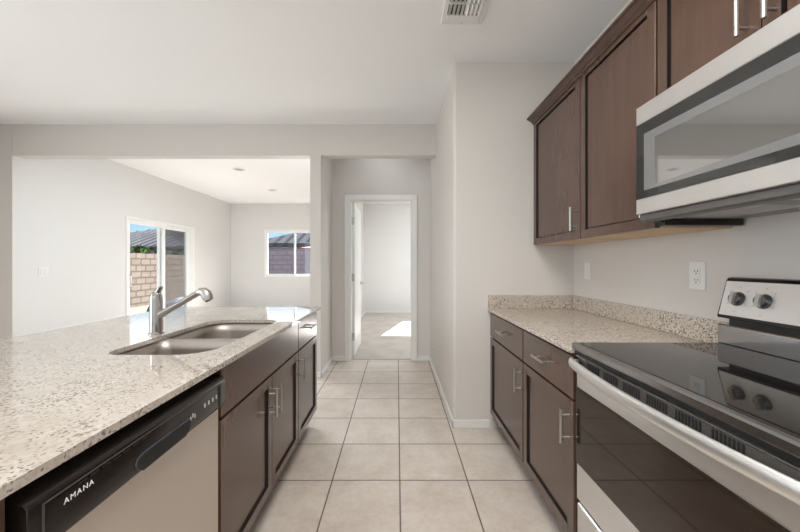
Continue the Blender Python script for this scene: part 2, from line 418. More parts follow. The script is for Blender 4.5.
def plain_window(name, axis, a0, a1, z0, z1, at):
    bm = bmesh.new()
    if axis == 'x': ring_x(bm, at-.10, at, a0, a1, z0, z1, .05)
    else: ring_y(bm, a0, a1, at-.10, at, z0, z1, .05)
    w = struct(name, bm, M_vinyl)
    b = box(at-.06, at-.055, a0+.05, a1-.05, z0+.05, z1-.05) if axis == 'x' else box(a0+.05, a1-.05, at-.06, at-.055, z0+.05, z1-.05)
    obj('pane', b, M_glass, w, False)
plain_window('window_3', 'x', -1.65, 1.45, .55, 2.35, -4.40)
plain_window('window_4', 'y', -2.95, .55, .55, 2.45, -3.0)

# ------------------------------------------------------------------ cabinets
def shaker(name, xf, s, y0, y1, z0, z1, parent, fw=.046, flat=False):
    """door or drawer front whose outer face is at x = xf, facing s*x"""
    t = .02; xb = xf - s*t
    bm = bmesh.new()
    if flat: add_box(bm, xf, xb, y0, y1, z0, z1, .0012)
    else:
        for (a, b, c, d) in ((y0, y0+fw, z0, z1), (y1-fw, y1, z0, z1), (y0+fw, y1-fw, z0, z0+fw), (y0+fw, y1-fw, z1-fw, z1)):
            add_box(bm, xf, xb, a, b, c, d, .0009)
        for f in bm.faces:                                   # near-black colour along the inner edges of the frame
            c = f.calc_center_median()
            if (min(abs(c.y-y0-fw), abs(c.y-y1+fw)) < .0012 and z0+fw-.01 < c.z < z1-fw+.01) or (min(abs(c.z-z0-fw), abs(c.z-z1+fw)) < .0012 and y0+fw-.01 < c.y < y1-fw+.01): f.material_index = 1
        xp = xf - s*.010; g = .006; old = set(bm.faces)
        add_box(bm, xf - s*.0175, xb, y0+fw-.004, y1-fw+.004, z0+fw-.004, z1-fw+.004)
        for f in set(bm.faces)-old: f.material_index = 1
        add_box(bm, xp, xb, y0+fw+g, y1-fw-g, z0+fw+g, z1-fw-g)
    return obj(name, bm, [M_wood, M_groove], parent)
def pull(xf, s, y, z, vertical, parent, ln=.138):
    """bar pull: two posts and a round bar"""
    xb = xf + s*.034; h = ln/2; p = ln*.33; bm = bmesh.new()
    if vertical:
        add_tube(bm, [(xb, y, z-h), (xb, y, z+h)], .0062, 16)
        for k in (-p, p): add_tube(bm, [(xf-s*.001, y, z+k), (xb, y, z+k)], .0045, 12)
    else:
        add_tube(bm, [(xb, y-h, z), (xb, y+h, z)], .0062, 16)
        for k in (-p, p): add_tube(bm, [(xf-s*.001, y+k, z), (xb, y+k, z)], .0045, 12)
    return obj('handle', bm, M_nickel, parent, label='brushed nickel bar handle')
ZT = .88    # underside of the worktops
def carcass(xf, s, y0, y1, depth, parent, toe=True):
    bm = bmesh.new(); xb = xf - s*.0215
    add_box(bm, xb, xf - s*depth, y0+.001, y1-.001, .105, ZT)
    o = obj('cabinet_body', bm, M_wood, parent)
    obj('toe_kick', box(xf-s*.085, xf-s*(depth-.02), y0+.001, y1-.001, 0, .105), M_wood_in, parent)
    return o
G = .004
# right-hand run, faces at x = .70 looking towards -x
XF = .702
def right_base(y0, y1, label, knob_near):
    t = thing('base_cabinet', label, 'cabinet', (XF, (y0+y1)/2, 0))
    carcass(XF, -1, y0, y1, XR-XF-.002, t)
    a, b = y0+G, y1-G
    dr = shaker('drawer', XF, -1, a, b, .695, .866, t, flat=True)
    pull(XF, -1, (a+b)/2, .782, False, dr)
    d = shaker('door', XF, -1, a, b, .118, .684, t)
    pull(XF, -1, a+.032, .575, True, d)
    return t
right_base(1.868, 2.525, 'dark brown base cabinet against the return wall, drawer over one door', 0)
right_base(1.330, 1.864, 'dark brown base cabinet directly beside the stove, drawer over one door', 0)
# worktop with backsplash
XC = .684
w = thing('countertop', 'beige speckled granite worktop with backsplash right of the aisle', 'countertop', (XC, 1.93, ZT))
obj('slab', box(XC, XR-.001, 1.328, YS-.001, ZT+.001, .90, .003), M_granite, w)
bm = bmesh.new(); add_box(bm, XC, XR-.022, YS-.021, YS-.001, .90, 1.0, .002)
obj('backsplash', bm, M_granite, w)
obj('backsplash', box(XR-.021, XR-.001, 1.328, YS-.001, .9005, 1.0, .002), M_granite, w)

# island, faces at x = -.62 looking towards +x
XI = -.618
t = thing('sink_base_cabinet', 'dark brown island sink cabinet with plain false front and two doors', 'cabinet', (XI, 1.63, 0))
SB0, SB1 = 1.172, 2.098
bm = bmesh.new(); xb = XI-.0215                       # open-topped carcass, so that the sink hangs free inside
add_box(bm, xb, xb-.02, SB0+.001, SB1-.001, .105, .12); add_box(bm, xb, xb-.02, SB0+.001, SB1-.001, .68, .71); add_box(bm, xb, xb-.02, SB0+.001, SB1-.001, .86, ZT)
add_box(bm, xb, xb-.60, SB0+.001, SB0+.02, .105, ZT); add_box(bm, xb, xb-.60, SB1-.02, SB1-.001, .105, ZT)
add_box(bm, xb, xb-.60, SB0+.02, SB1-.02, .105, .12); add_box(bm, xb-.58, xb-.60, SB0+.02, SB1-.02, .12, ZT)
obj('cabinet_body', bm, M_wood, t)
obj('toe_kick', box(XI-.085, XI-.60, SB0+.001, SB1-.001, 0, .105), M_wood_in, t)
shaker('false_front', XI, 1, SB0+G, SB1-G, .695, .872, t, flat=True)
ym = (SB0+SB1)/2+.022
d = shaker('door', XI, 1, SB0+G, ym-.002, .118, .684, t); pull(XI, 1, ym-.032, .56, True, d)
d = shaker('door', XI, 1, ym+.002, SB1-G, .118, .684, t); pull(XI, 1, ym+.032, .56, True, d)
t = thing('end_base_cabinet', 'narrow dark brown cabinet at far end of island, drawer over door', 'cabinet', (XI, 2.34, 0))
carcass(XI, 1, 2.10, 2.585, .62, t)
dr = shaker('drawer', XI, 1, 2.10+G, 2.585-G, .695, .872, t, flat=True); pull(XI, 1, 2.345, .80, False, dr)
d = shaker('door', XI, 1, 2.10+G, 2.585-G, .118, .684, t); pull(XI, 1, 2.10+G+.035, .575, True, d)
t = thing('near_base_cabinet', 'dark cabinet at the near end of the island before the dishwasher', 'cabinet', (XI, .12, 0))
carcass(XI, 1, -.35, .533, .62, t)
for (a, b, k) in ((-.35+G, .10, .07), (.104, .533-G, .136)):
    dr = shaker('drawer', XI, 1, a, b, .695, .872, t, flat=True); pull(XI, 1, (a+b)/2, .80, False, dr)
    d = shaker('door', XI, 1, a, b, .118, .684, t); pull(XI, 1, k, .56, True, d)
tag(obj('island_back_panel', box(-1.36, -1.245, -.35, 2.585, 0, ZT), M_wall), 'painted half wall carrying the island worktop on the dining side', 'panel')

# island worktop with rounded sink cut-out
def rrect(x0, x1, y0, y1, rs, n=8):
    """rs: radii at (x1,y1), (x0,y1), (x0,y0), (x1,y0)"""
    pts = []
    for (cx, cy, q, r_) in ((x1, y1, 0, rs[0]), (x0, y1, 1, rs[1]), (x0, y0, 2, rs[2]), (x1, y0, 3, rs[3])):
        sx = -1 if q in (0, 3) else 1; sy = -1 if q in (0, 1) else 1
        for i in range(n+1):
            a = q*PI/2 + i*PI/2/n
            pts.append((cx+sx*r_+r_*math.cos(a), cy+sy*r_+r_*math.sin(a)))
    return pts
def plate(outer, holes, z0, z1):
    bm = bmesh.new(); es = []
    for lp in [outer]+holes:
        vs = [bm.verts.new((p[0], p[1], z1)) for p in lp]
        es += [bm.edges.new((vs[i], vs[(i+1) % len(vs)])) for i in range(len(vs))]
    res = bmesh.ops.triangle_fill(bm, use_beauty=True, use_dissolve=False, edges=es)
    fs = [g for g in res['geom'] if isinstance(g, bmesh.types.BMFace)]
    ext = bmesh.ops.extrude_face_region(bm, geom=fs, use_keep_orig=True)
    vs = [g for g in ext['geom'] if isinstance(g, bmesh.types.BMVert)]
    bmesh.ops.translate(bm, verts=vs, vec=(0, 0, z0-z1))
    return bm
SX0, SX1, SY_0, SY_1 = -1.10, -.702, 1.235, 2.02
HOLE = rrect(SX0, SX1, SY_0, SY_1, (.09, .12, .07, .13))
IX0, IX1, IY0, IY1 = -1.75, -.594, -.38, 2.628
tag(obj('island_countertop', plate([(IX0, IY0), (IX1, IY0), (IX1, IY1), (IX0, IY1)], [HOLE], ZT+.001, .90), M_granite_island),
    'large polished pale granite island worktop with the sink cut into it', 'countertop')
# sink
t = thing('sink', 'double bowl stainless undermount sink set into the island worktop', 'sink', (-.9, 1.63, .88))
DIV = 1.585
b1 = rrect(SX0-.006, SX1+.006, SY_0-.006, DIV-.006, (.05, .05, .11, .13)); b2 = rrect(SX0-.006, SX1+.006, DIV+.006, SY_1+.006, (.09, .12, .05, .05))
obj('rim', plate(rrect(SX0-.025, SX1+.018, SY_0-.025, SY_1+.025, (.1, .12, .12, .14)), [b1, b2], ZT-.006, ZT), M_sink, t)
for lp, dep in ((b1, .20), (b2, .20)):
    bm = bmesh.new(); cx = sum(p[0] for p in lp)/len(lp); cy = sum(p[1] for p in lp)/len(lp)
    rings = []
    for (sc, z) in ((1, ZT-.001), (.985, ZT-.05), (.96, ZT-dep+.045), (.93, ZT-dep+.018), (.86, ZT-dep+.003), (.5, ZT-dep), (.12, ZT-dep-.004)):
        rings.append([bm.verts.new((cx+(p[0]-cx)*sc, cy+(p[1]-cy)*sc, z)) for p in lp])
    n = len(lp)
    for a, b in zip(rings, rings[1:]):
        for k in range(n): bm.faces.new((a[k], a[(k+1) % n], b[(k+1) % n], b[k]))
    bm.faces.new(rings[-1])
    o = obj('bowl', bm, M_sink, t); md = o.modifiers.new('thickness', 'SOLIDIFY'); md.thickness = .0015; md.offset = 1 if False else -1
    b = bmesh.new(); add_tube(b, [(cx, cy, ZT-dep-.002), (cx, cy, ZT-dep+.003)], [.045, .042]); add_tube(b, [(cx, cy, ZT-dep), (cx, cy, ZT-dep+.005)], .022)
    obj('drain', b, M_chrome, t)
# faucet
fx, fy = -1.157, 1.61
t = thing('faucet', 'chrome pull-out kitchen faucet with side spout behind the sink', 'faucet', (fx, fy, .90))
b = bmesh.new(); add_tube(b, [(fx, fy, .9005), (fx, fy, .906), (fx, fy, .910), (fx, fy, 1.06), (fx, fy, 1.075)], [.031, .031, .0275, .0265, .025], 28)
obj('body', b, M_chrome, t)
b = bmesh.new(); add_tube(b, [(fx, fy, 1.075), (fx+.004, fy, 1.088), (fx+.014, fy, 1.098)], [.025, .023, .014], 24)
add_tube(b, [(fx-.001, fy, 1.080), (fx+.010, fy, 1.103), (fx+.022, fy, 1.122), (fx+.026, fy, 1.125)], [(.018, .012), (.016, .009), (.015, .006), (.012, .004)], 20)
obj('lever', b, M_chrome, t)
b = bmesh.new(); p0 = Vector((fx+.008, fy, .985)); p1 = Vector((fx+.205, fy, 1.098))
dv = (p1-p0)
add_tube(b, [p0+dv*-.06, p0, p0+dv*.15, p0+dv*.5, p1], [.020, .021, .017, .0145, .014], 24)
obj('spout', b, M_chrome, t)
b = bmesh.new(); add_tube(b, [p1-dv*.01, p1+dv*.04, p1+Vector((.022, 0, .004)), p1+Vector((.036, 0, -.008)), p1+Vector((.044, 0, -.024)), p1+Vector((.047, 0, -.036))], [.0145, .018, .022, .024, .0235, .021], 24)
obj('spray_head', b, M_nickel, t)
b = bmesh.new(); q = p1+Vector((.047, 0, -.035)); add_tube(b, [q, q+Vector((.002, 0, -.003))], .017, 20)
obj('nozzle', b, M_black, t, label='dark nozzle face')

# dishwasher
DY0, DY1 = .538, 1.166
t = thing('dishwasher', 'dishwasher with black control panel and stainless door in the island', 'dishwasher', (XI, .86, 0))
obj('tub', box(XI-.03, XI-.58, DY0+.004, DY1-.004, .10, .850), M_black, t)
obj('door', box(XI, XI-.028, DY0+.003, DY1-.003, .105, .742, .006), M_dw, t)
xp = XI+.022
prof = [(XI-.028, .742), (XI+.004, .738), (xp-.002, .752), (xp, .765), (xp, .838), (xp-.008, .846), (XI-.012, .852), (XI-.028, .852)]
cp = obj('control_panel', prism(prof, 'y', DY0+.002, DY1-.002, .002), M_dwpanel, t)
b = bmesh.new()    # raised border of the inset fascia
fy0, fy1, fz0, fz1 = DY0+.024, DY1-.03, .757, .832
for (a, c, d, e) in ((fy0, fy1, fz1-.003, fz1), (fy0, fy0+.004, fz0, fz1), (fy1-.010, fy1, fz0, fz1)): add_box(b, xp-.001, xp+.0022, a, c, d, e, .001)
obj('fascia_border', b, M_charcoal, cp)
def pocket(e): return [(.765-e, .776), (.770-e*.7, .764-e*.5), (.786, .754-e), (.945, .754-e), (.960+e*.7, .764-e*.5), (.965+e, .776), (.962+e*.7, .786+e*.5), (.950, .790+e), (.784, .790+e), (.769-e*.7, .786+e*.5)]
ph = obj('pocket_handle', prism(pocket(.004), 'x', xp-.004, xp+.0022, .0008), base_mat('blue_grey_pocket_rim', (.05, .056, .072), .2), cp)
obj('recess', prism(pocket(0), 'x', xp-.003, xp+.0026), M_dark, ph)
for k in range(7): obj('vent_slot', box(xp-.001, xp+.0012, .625+k*.026, .645+k*.026, .822, .8255), M_dark, cp)
for k in range(4): obj('button', box(xp-.001, xp+.0015, 1.035+k*.022, 1.042+k*.022, .790, .803, .001), M_print, cp)
for k in range(3): obj('indicator', box(xp-.001, xp+.0012, .965+k*.010, .9705+k*.010, .781+(k%2)*.006, .793+(k%2)*.006, .001), M_print, cp)
def text_mesh(name, body, size, M4, mat, parent, ext=.0004, space=1.0):
    cu = bpy.data.curves.new(name, 'FONT'); cu.body = body; cu.size = size; cu.extrude = ext; cu.space_character = space; cu.align_x = 'CENTER'
    o = bpy.data.objects.new(name, cu); C.objects.link(o)
    dg = bpy.context.evaluated_depsgraph_get(); me = bpy.data.meshes.new_from_object(o.evaluated_get(dg))
    bpy.data.objects.remove(o); bm = bmesh.new(); bm.from_mesh(me); bm.transform(M4)
    return obj(name, bm, mat, parent, False)
TX = Matrix(((0, 0, 1, 0), (1, 0, 0, 0), (0, 1, 0, 0), (0, 0, 0, 1)))      # text faces +x, reads along +y
text_mesh('brand_lettering', 'AMANA', .0145, Matrix.Translation((xp+.0008, .628, .8045)) @ TX, M_logo, cp, space=1.25)
obj('access_panel', box(XI-.05, XI-.075, DY0+.006, DY1-.006, .012, .100), M_black, t)

# ------------------------------------------------------------------ stove
RY0, RY1 = .528, 1.326
XO = .708
t = thing('stove', 'freestanding stainless electric stove with black glass cooktop', 'stove', (1.0, .946, 0))
obj('body', box(XO+.03, 1.325, RY0+.002, RY1-.002, .05, .885), M_charcoal, t)
ct = obj('cooktop', box(.690, 1.292, RY0, RY1, .899, .926, .005), base_mat('dark_steel_rim', (.36, .355, .35), .24, 1.0), t)
obj('shadow_strip', box(.702, 1.28, RY0+.003, RY1-.003, .884, .900), M_black, ct)  # black strip painting the shade in the gap under the cooktop rim
obj('glass_surface', box(.714, 1.275, RY0+.018, RY1-.018, .922, .9275, .001), M_glass_top, ct)
vs = obj('vent_strip', box(XO+.004, XO+.03, RY0+.004, RY1-.004, .826, .884), M_black, t)
b = bmesh.new(); add_box(b, XO-.002, XO+.006, RY0+.05, RY1-.05, .836, .872, .003)
obj('vent_plate', b, base_mat('grey_vent_plate', (.075, .073, .07), .35), vs)
y = RY1-.085
for grp in range(6):
    for k in range(8):
        obj('vent_slot', box(XO-.0035, XO+.002, y-.0048, y, .842, .868), M_dark, vs); y -= .0095
    y -= .022
    if y < RY0+.13: break
obj('trim_line', box(XO-.004, XO+.004, RY0+.006, RY1-.006, .874, .877), M_steel, vs)
od = obj('oven_door', box(XO, XO+.03, RY0+.003, RY1-.003, .312, .824, .005), M_steel, t)
obj('door_window', box(XO-.003, XO+.001, RY0+.004, RY1-.004, .456, .754, .001), M_oven_glass, od)
# bowed handle
b = bmesh.new(); pts = []; rad = []
for i in range(25):
    u = i/24; y = RY1-.006-u*(RY1-RY0-.012); e = math.sin(PI*u)
    pts.append((XO-.022-.036*e**.8, y, .848)); rad.append((.0195, .0095))
add_tube(b, pts, [(r0[1], r0[0]) for r0 in rad], 20)
for yy in (RY0+.012, RY1-.012): add_box(b, XO-.024, XO+.004, yy-.008, yy+.008, .834, .862, .003)
obj('handle', b, M_steel_l, od)
obj('storage_drawer', box(XO+.002, XO+.03, RY0+.003, RY1-.003, .065, .300, .006), M_steel, t)
obj('lower_panel', box(1.262, 1.325, RY0+.004, RY1-.004, .926, 1.002, .004), steel_mat('polished_steel', (.36, .365, .38), .13, amt=.005), t)
# backguard with control panel
def on_panel(u, v, d=0.0):   # v: 0 bottom, 1 top of the slanted fascia; d: distance out of it
    x = 1.268+.034*v; z = 1.036+.134*v
    nx, nz = -.134, .034; ln = math.hypot(nx, nz)
    return Vector((x+nx/ln*d, u, z+nz/ln*d))
prof = [(1.266, 1.026), (1.268, 1.036), (1.302, 1.170), (1.308, 1.180), (1.325, 1.184), (1.333, 1.180), (1.333, 1.026)]
cp = obj('control_panel', prism(prof, 'y', RY0, RY1, .002), M_blackgloss, t)
fas = []
for d_ in (-.002, .0016): fas.append([on_panel(RY0+.006, .02, d_), on_panel(RY1-.006, .02, d_), on_panel(RY1-.006, .985, d_), on_panel(RY0+.006, .985, d_)])
b = bmesh.new(); A = [b.verts.new(p) for p in fas[0]]; B = [b.verts.new(p) for p in fas[1]]
b.faces.new(A); b.faces.new(B)
for i in range(4): b.faces.new((A[i], A[(i+1) % 4], B[(i+1) % 4], B[i]))
obj('fascia', b, M_steel_l, cp)
obj('support', box(1.285, 1.325, RY0+.03, RY1-.03, 1.001, 1.026), M_black, t)
M_knob = base_mat('dark_metal_knob', (.16, .155, .15), .25, .9)
for u in (1.262, 1.172, .72, .63):
    b = bmesh.new(); add_tube(b, [on_panel(u, .5, .001), on_panel(u, .5, .004), on_panel(u, .5, .016), on_panel(u, .5, .020)], [.027, .027, .0225, .020], 28)
    k = obj('knob', b, M_knob, cp)
    b = bmesh.new(); a0, a1 = on_panel(u, .5, .010), on_panel(u, .5, .029)
    up = (on_panel(u, 1, 0)-on_panel(u, 0, 0)).normalized(); Yv = Vector((0, 1, 0)); vsx = []
    for p, hy in ((a0, .0085), (a1, .0065)):
        for sy, su in ((-1, -1), (1, -1), (1, 1), (-1, 1)): vsx.append(b.verts.new(p + Yv*sy*hy + up*su*.022))
    for f in ((0, 1, 2, 3), (4, 5, 6, 7), (0, 1, 5, 4), (1, 2, 6, 5), (2, 3, 7, 6), (3, 0, 4, 7)): b.faces.new([vsx[i] for i in f])
    obj('grip', b, M_nickel, k, label='metal grip bar across the knob')
    for du, dvv in ((0, .83), (.030, .72), (-.030, .72), (.034, .35), (-.034, .35), (0, .14)):
        p = on_panel(u+du, dvv, .0018); obj('dial_mark', box(p.x-.0006, p.x+.0004, p.y-.003, p.y+.003, p.z-.0012, p.z+.0012), M_print, cp)
b = bmesh.new(); p = on_panel(.946, .5, .002)
A = [b.verts.new(on_panel(.946+sx*.10, .5+sz*.28, .0025)) for sx, sz in ((-1, -1), (1, -1), (1, 1), (-1, 1))]
b.faces.new(A); o = obj('clock_display', b, M_blackgloss, cp); md = o.modifiers.new('thickness', 'SOLIDIFY'); md.thickness = .002
for yy in (RY0+.05, RY1-.05):
    for xx in (XO+.08, 1.26): obj('foot', tube([(xx, yy, 0), (xx, yy, .052)], [.018, .014], 14), M_black, t)

# ------------------------------------------------------------------ wall cabinets
XU, ZU0, ZU1 = 1.028, 1.378, 2.31
def wall_cab(y0, y1, z0, label, doors, name='wall_cabinet'):
    t = thing(name, label, 'cabinet', (XR, (y0+y1)/2, z0))
    bm = bmesh.new(); add_box(bm, XU+.0215, XR-.001, y0+.0008, y1-.0008, z0+.006, ZU1)
    obj('cabinet_body', bm, M_wood, t)
    bm = bmesh.new(); add_box(bm, XU+.024, XR-.003, y0+.003, y1-.003, z0, z0+.0065)
    obj('underside', bm, M_maple, t, label='pale natural wood underside')
    for (a, b, hy) in doors:
        d = shaker('door', XU, -1, a, b, z0+.001, ZU1-.004, t); pull(XU, -1, hy, z0+.115, True, d)
    return t
wall_cab(1.884, 2.526, ZU0, 'dark brown wall cabinet nearest the return wall, at the far end of the row', [(1.887, 2.522, 1.887+.035)])
wall_cab(1.330, 1.880, ZU0, 'dark brown wall cabinet between the end cabinet and the microwave', [(1.334, 1.877, 1.334+.035)])
wall_cab(.543, 1.326, 1.856, 'short dark brown two-door cabinet above the microwave', [(.547, .943, .908), (.947, 1.322, .982)], 'over_microwave_cabinet')
cr = [(XU-.001, 2.285), (XU-.006, 2.285), (XU-.006, 2.292), (XU-.014, 2.296), (XU-.014, 2.303), (XU-.020, 2.305), (XU-.034, 2.315), (XU-.038, 2.318), (XU-.050, 2.320), (XU-.050, 2.330), (XU+.03, 2.330), (XU+.03, 2.3105), (XU-.001, 2.3105)]
tag(obj('crown_molding', prism(cr, 'y', .2, YS-.002), M_wood), 'stepped dark brown crown molding along the top of the wall cabinets', 'molding')

# ------------------------------------------------------------------ microwave
XM, MZ0, MZ1 = .945, 1.429, 1.846
MY0, MY1 = .545, 1.325
t = thing('microwave', 'stainless over-the-range microwave hung above the stove', 'microwave', (XR, .946, MZ0))
obj('body', box(XM+.032, XR-.002, MY0+.002, MY1-.002, MZ0-.012, MZ1+.004), M_charcoal, t)
dr = obj('door', box(XM+.004, XM+.03, MY0, MY1, MZ0+.004, MZ1, .003), M_black, t)
obj('top_band', box(XM, XM+.028, MY0, MY1, 1.777, MZ1+.002, .003), M_steel_l, dr)
obj('bottom_band', box(XM, XM+.028, MY0, MY1, MZ0, 1.488, .003), M_steel_l, dr)
gl = obj('door_glass', box(XM+.001, XM+.006, MY0, MY1-.001, 1.488, 1.777), M_mw_glass, dr)
wy0, wy1, wz0, wz1 = .66, 1.283, 1.516, 1.733
b = bmesh.new(); O = [(wy0, wz0), (wy1, wz0), (wy1, wz1), (wy0, wz1)]; I = [(wy0+.05, wz0+.03), (wy1-.055, wz0+.012), (wy1-.055, wz1-.03), (wy0+.05, wz1-.03)]
A = [b.verts.new((XM+.0004, p[0], p[1])) for p in O]; B = [b.verts.new((XM+.0006, p[0], p[1])) for p in I]
for i in range(4): b.faces.new((A[i], A[(i+1) % 4], B[(i+1) % 4], B[i]))
A2 = [b.verts.new((XM+.002, p[0], p[1])) for p in O]
for i in range(4): b.faces.new((A[i], A[(i+1) % 4], A2[(i+1) % 4], A2[i]))
obj('window_bezel', b, M_mw_bezel, gl)
obj('window_mesh', box(XM+.0006, XM+.003, wy0+.05, wy1-.055, wz0+.012, wz1-.03), M_mw_mesh, gl)
b = bmesh.new(); add_tube(b, [(XM-.045, .61, 1.50), (XM-.045, .61, 1.765)], .012, 18)
for zz in (1.52, 1.745): add_tube(b, [(XM+.004, .61, zz), (XM-.045, .61, zz)], .008, 12)
obj('handle', b, M_steel_l, dr)
# underside
bp = obj('bottom_panel', box(XM+.012, XR-.004, MY0+.004, MY1-.004, MZ0-.020, MZ0-.008, .003), base_mat('grey_enamel', (.28, .275, .27), .4), t)
obj('lower_lip', box(XM+.010, XM+.060, MY0+.002, MY1-.002, MZ0-.030, MZ0+.002, .006), base_mat('grey_lip', (.10, .095, .09), .4), t)
b = bmesh.new()
for (a, c) in ((.62, .90), (.97, 1.25)):
    for k in range(14): add_box(b, XM+.105+k*.012, XM+.111+k*.012, a, c, MZ0-.0225, MZ0-.0195)
obj('grease_filter', b, M_steel, bp)
obj('lamp_cover', box(XM+.30, XM+.35, .85, 1.04, MZ0-.024, MZ0-.0195, .002), M_white, bp)
b = bmesh.new(); add_box(b, XM+.075, XR-.01, MY1-.045, MY1-.004, MZ0-.046, MZ0-.018, .003)
obj('rear_duct_flange', b, M_blackgloss, t)

# ------------------------------------------------------------------ plates, vent, lights
def wall_plate_right(name, label, cat, y, z, kind, w=.075, h=.118):
    t = thing(name, label, cat, (XR, y, z), None)
    obj('cover_plate', box(XR-.006, XR-.0003, y-w/2, y+w/2, z-h/2, z+h/2, .003), M_white, t)
    if kind == 'outlet':
        for dz in (-.0, ):
            obj('receptacle_face', box(XR-.0085, XR-.005, y-.017, y+.017, z-.034, z+.034, .002), M_white, t)
        b = bmesh.new()
        for dz in (-.019, .019):
            for dy in (-.007, .007): add_box(b, XR-.0092, XR-.008, y+dy-.0013, y+dy+.0013, z+dz-.002, z+dz+.007)
            add_tube(b, [(XR-.008, y, z+dz-.009), (XR-.0092, y, z+dz-.009)], .0028, 12)
        obj('slot', b, M_dark, t)
    else:
        obj('rocker', box(XR-.0095, XR-.005, y-.016, y+.016, z-.033, z+.033, .002), M_white, t)
wall_plate_right('wall_outlet', 'white duplex outlet on the wall above the backsplash, left of the stove', 'outlet', 1.488, 1.182, 'outlet', .08, .125)
wall_plate_right('light_switch', 'white single switch plate on the right wall near the corner', 'switch', 2.345, 1.186, 'switch')
t = thing('wall_outlet', 'white outlet low on the right-hand wall of the hallway', 'outlet', (XH, 3.45, .355))
obj('cover_plate', box(XH-.006, XH-.0003, 3.415, 3.485, .297, .413, .003), M_white, t)
b = bmesh.new()
for dz in (-.02, .02):
    for dy in (-.007, .007): add_box(b, XH-.0072, XH-.0055, 3.45+dy-.0013, 3.45+dy+.0013, .355+dz-.004, .355+dz+.005)
obj('slot', b, M_dark, t)
t = thing('light_switch', 'white double switch plate on the dining room left wall', 'switch', (XL, 3.965, 1.14))
obj('cover_plate', box(XL+.0003, XL+.006, 3.965-.058, 3.965+.058, 1.082, 1.198, .003), M_white, t)
for dy in (-.024, .024): obj('rocker', box(XL+.005, XL+.010, 3.965+dy-.016, 3.965+dy+.016, 1.107, 1.173, .002), M_white, t)
# ceiling air register
vx0, vx1, vy0, vy1 = .276, .530, 1.72, 2.113
t = thing('ceiling_vent', 'white louvered air vent in the kitchen ceiling', 'vent', ((vx0+vx1)/2, (vy0+vy1)/2, ZC))
b = bmesh.new(); z1 = ZC-.0005; ix0, ix1, iy0, iy1 = vx0+.028, vx1-.030, vy0+.028, vy1-.030
for (a, c, d, e) in ((vx0, ix0, vy0, vy1), (ix1, vx1, vy0, vy1), (ix0, ix1, vy0, iy0), (ix0, ix1, iy1, vy1)): add_box(b, a, c, d, e, ZC-.010, z1, .002)
obj('frame', b, M_white, t)
obj('duct_backing', box(ix0, ix1, iy0, iy1, ZC-.002, z1), M_dark, t)
banks = ((1.945, 2.030), (1.850, 1.935), (1.752, 1.840))
n = 8; st = (ix1-ix0)/n
for (ya, yb) in banks:
    for k in range(n):
        xx = ix0+st*(k+.5); sg = -1 if k < n/2 else 1
        dx = .0085*sg; zt, zb = ZC-.003, ZC-.018
        obj('louver', prism([(xx-dx-.001, zt), (xx-dx+.001, zt), (xx-dx*.1+.001, zt-.006), (xx+dx+.001, zb), (xx+dx-.001, zb), (xx-dx*.1-.001, zt-.006)], 'y', ya, yb), M_white, t)
for y in (1.940, 1.845): obj('cross_bar', box(ix0, ix1, y-.004, y+.004, ZC-.014, z1, .001), M_white, t)
obj('damper_bar', box(ix0, ix1, 2.034, iy1+.001, ZC-.013, z1, .003), M_white, t)
obj('screw', tube([((vx0+vx1)/2, vy1-.014, ZC-.0095), ((vx0+vx1)/2, vy1-.014, ZC-.0125)], .004, 16), M_print, t)
# recessed ceiling lights in the great room (switched off)
for (x, y, lb) in ((-2.54, 5.38, 'nearer recessed ceiling light of the two in the dining room'), (-2.56, 6.88, 'farther recessed ceiling light of the two in the dining room')):
    t = thing('recessed_light', lb, 'ceiling light', (x, y, ZC), 'recessed dining room lights')
    b = bmesh.new(); n = 32; prof = [(.095, ZC-.0005), (.095, ZC-.005), (.088, ZC-.009), (.068, ZC-.007), (.060, ZC-.0015)]
    rings = [[b.verts.new((x+r_*math.cos(2*PI*k/n), y+r_*math.sin(2*PI*k/n), z)) for k in range(n)] for r_, z in prof]
    for A, B in zip(rings, rings[1:]):
        for k in range(n): b.faces.new((A[k], A[(k+1) % n], B[(k+1) % n], B[k]))
    obj('trim_ring', b, M_white, t)
    obj('lens', tube([(x, y, ZC-.0005), (x, y, ZC-.004)], .066, 32), base_mat('frosted_lens', (.42, .41, .40), .4), t)

# ------------------------------------------------------------------ outdoors
def gravel():
    m = base_mat('gravel', (.4, .34, .28), .9, Specular_IOR_Level=0.0); v = coords(m)
    c = ramp(m, noise(m, v, 30, 5, .7), [(.3, (.075, .06, .047)), (.55, (.125, .105, .085)), (.75, (.17, .15, .125))])
    setin(m, 'Base Color', c); return m
def block(name, c1, c2, mort, axis):
    m = base_mat(name, c1, .9, Specular_IOR_Level=0.0)
    t = N(m, 'ShaderNodeTexCoord'); s_ = N(m, 'ShaderNodeSeparateXYZ'); L(m, t.outputs['Object'], s_.inputs[0])
    cb = N(m, 'ShaderNodeCombineXYZ'); L(m, s_.outputs[axis], cb.inputs[0]); L(m, s_.outputs['Z'], cb.inputs[1])
    br = N(m, 'ShaderNodeTexBrick'); L(m, cb.outputs[0], br.inputs['Vector'])
    br.inputs['Scale'].default_value = 1; br.inputs['Brick Width'].default_value = .40; br.inputs['Row Height'].default_value = .20
    br.inputs['Mortar Size'].default_value = .024; br.inputs['Color1'].default_value = (*c1, 1); br.inputs['Color2'].default_value = (*c2, 1); br.inputs['Mortar'].default_value = (*mort, 1)
    setin(m, 'Base Color', br.outputs['Color']); return m
struct('ground', box(-60, 60, 8.62, 70, -.3, -.1), gravel(), smooth=False)
struct('ground_side', box(-60, -4.62, -20, 8.62, -.3, -.1), gravel(), smooth=False)
struct('patio_bounce_slab', box(-6.3, -4.40, 4.3, 8.6, -.11, -.06), base_mat('pale_patio_concrete', (.42, .40, .37), .8))  # unseen pale slab, added to bounce sunlight in through the sliding door
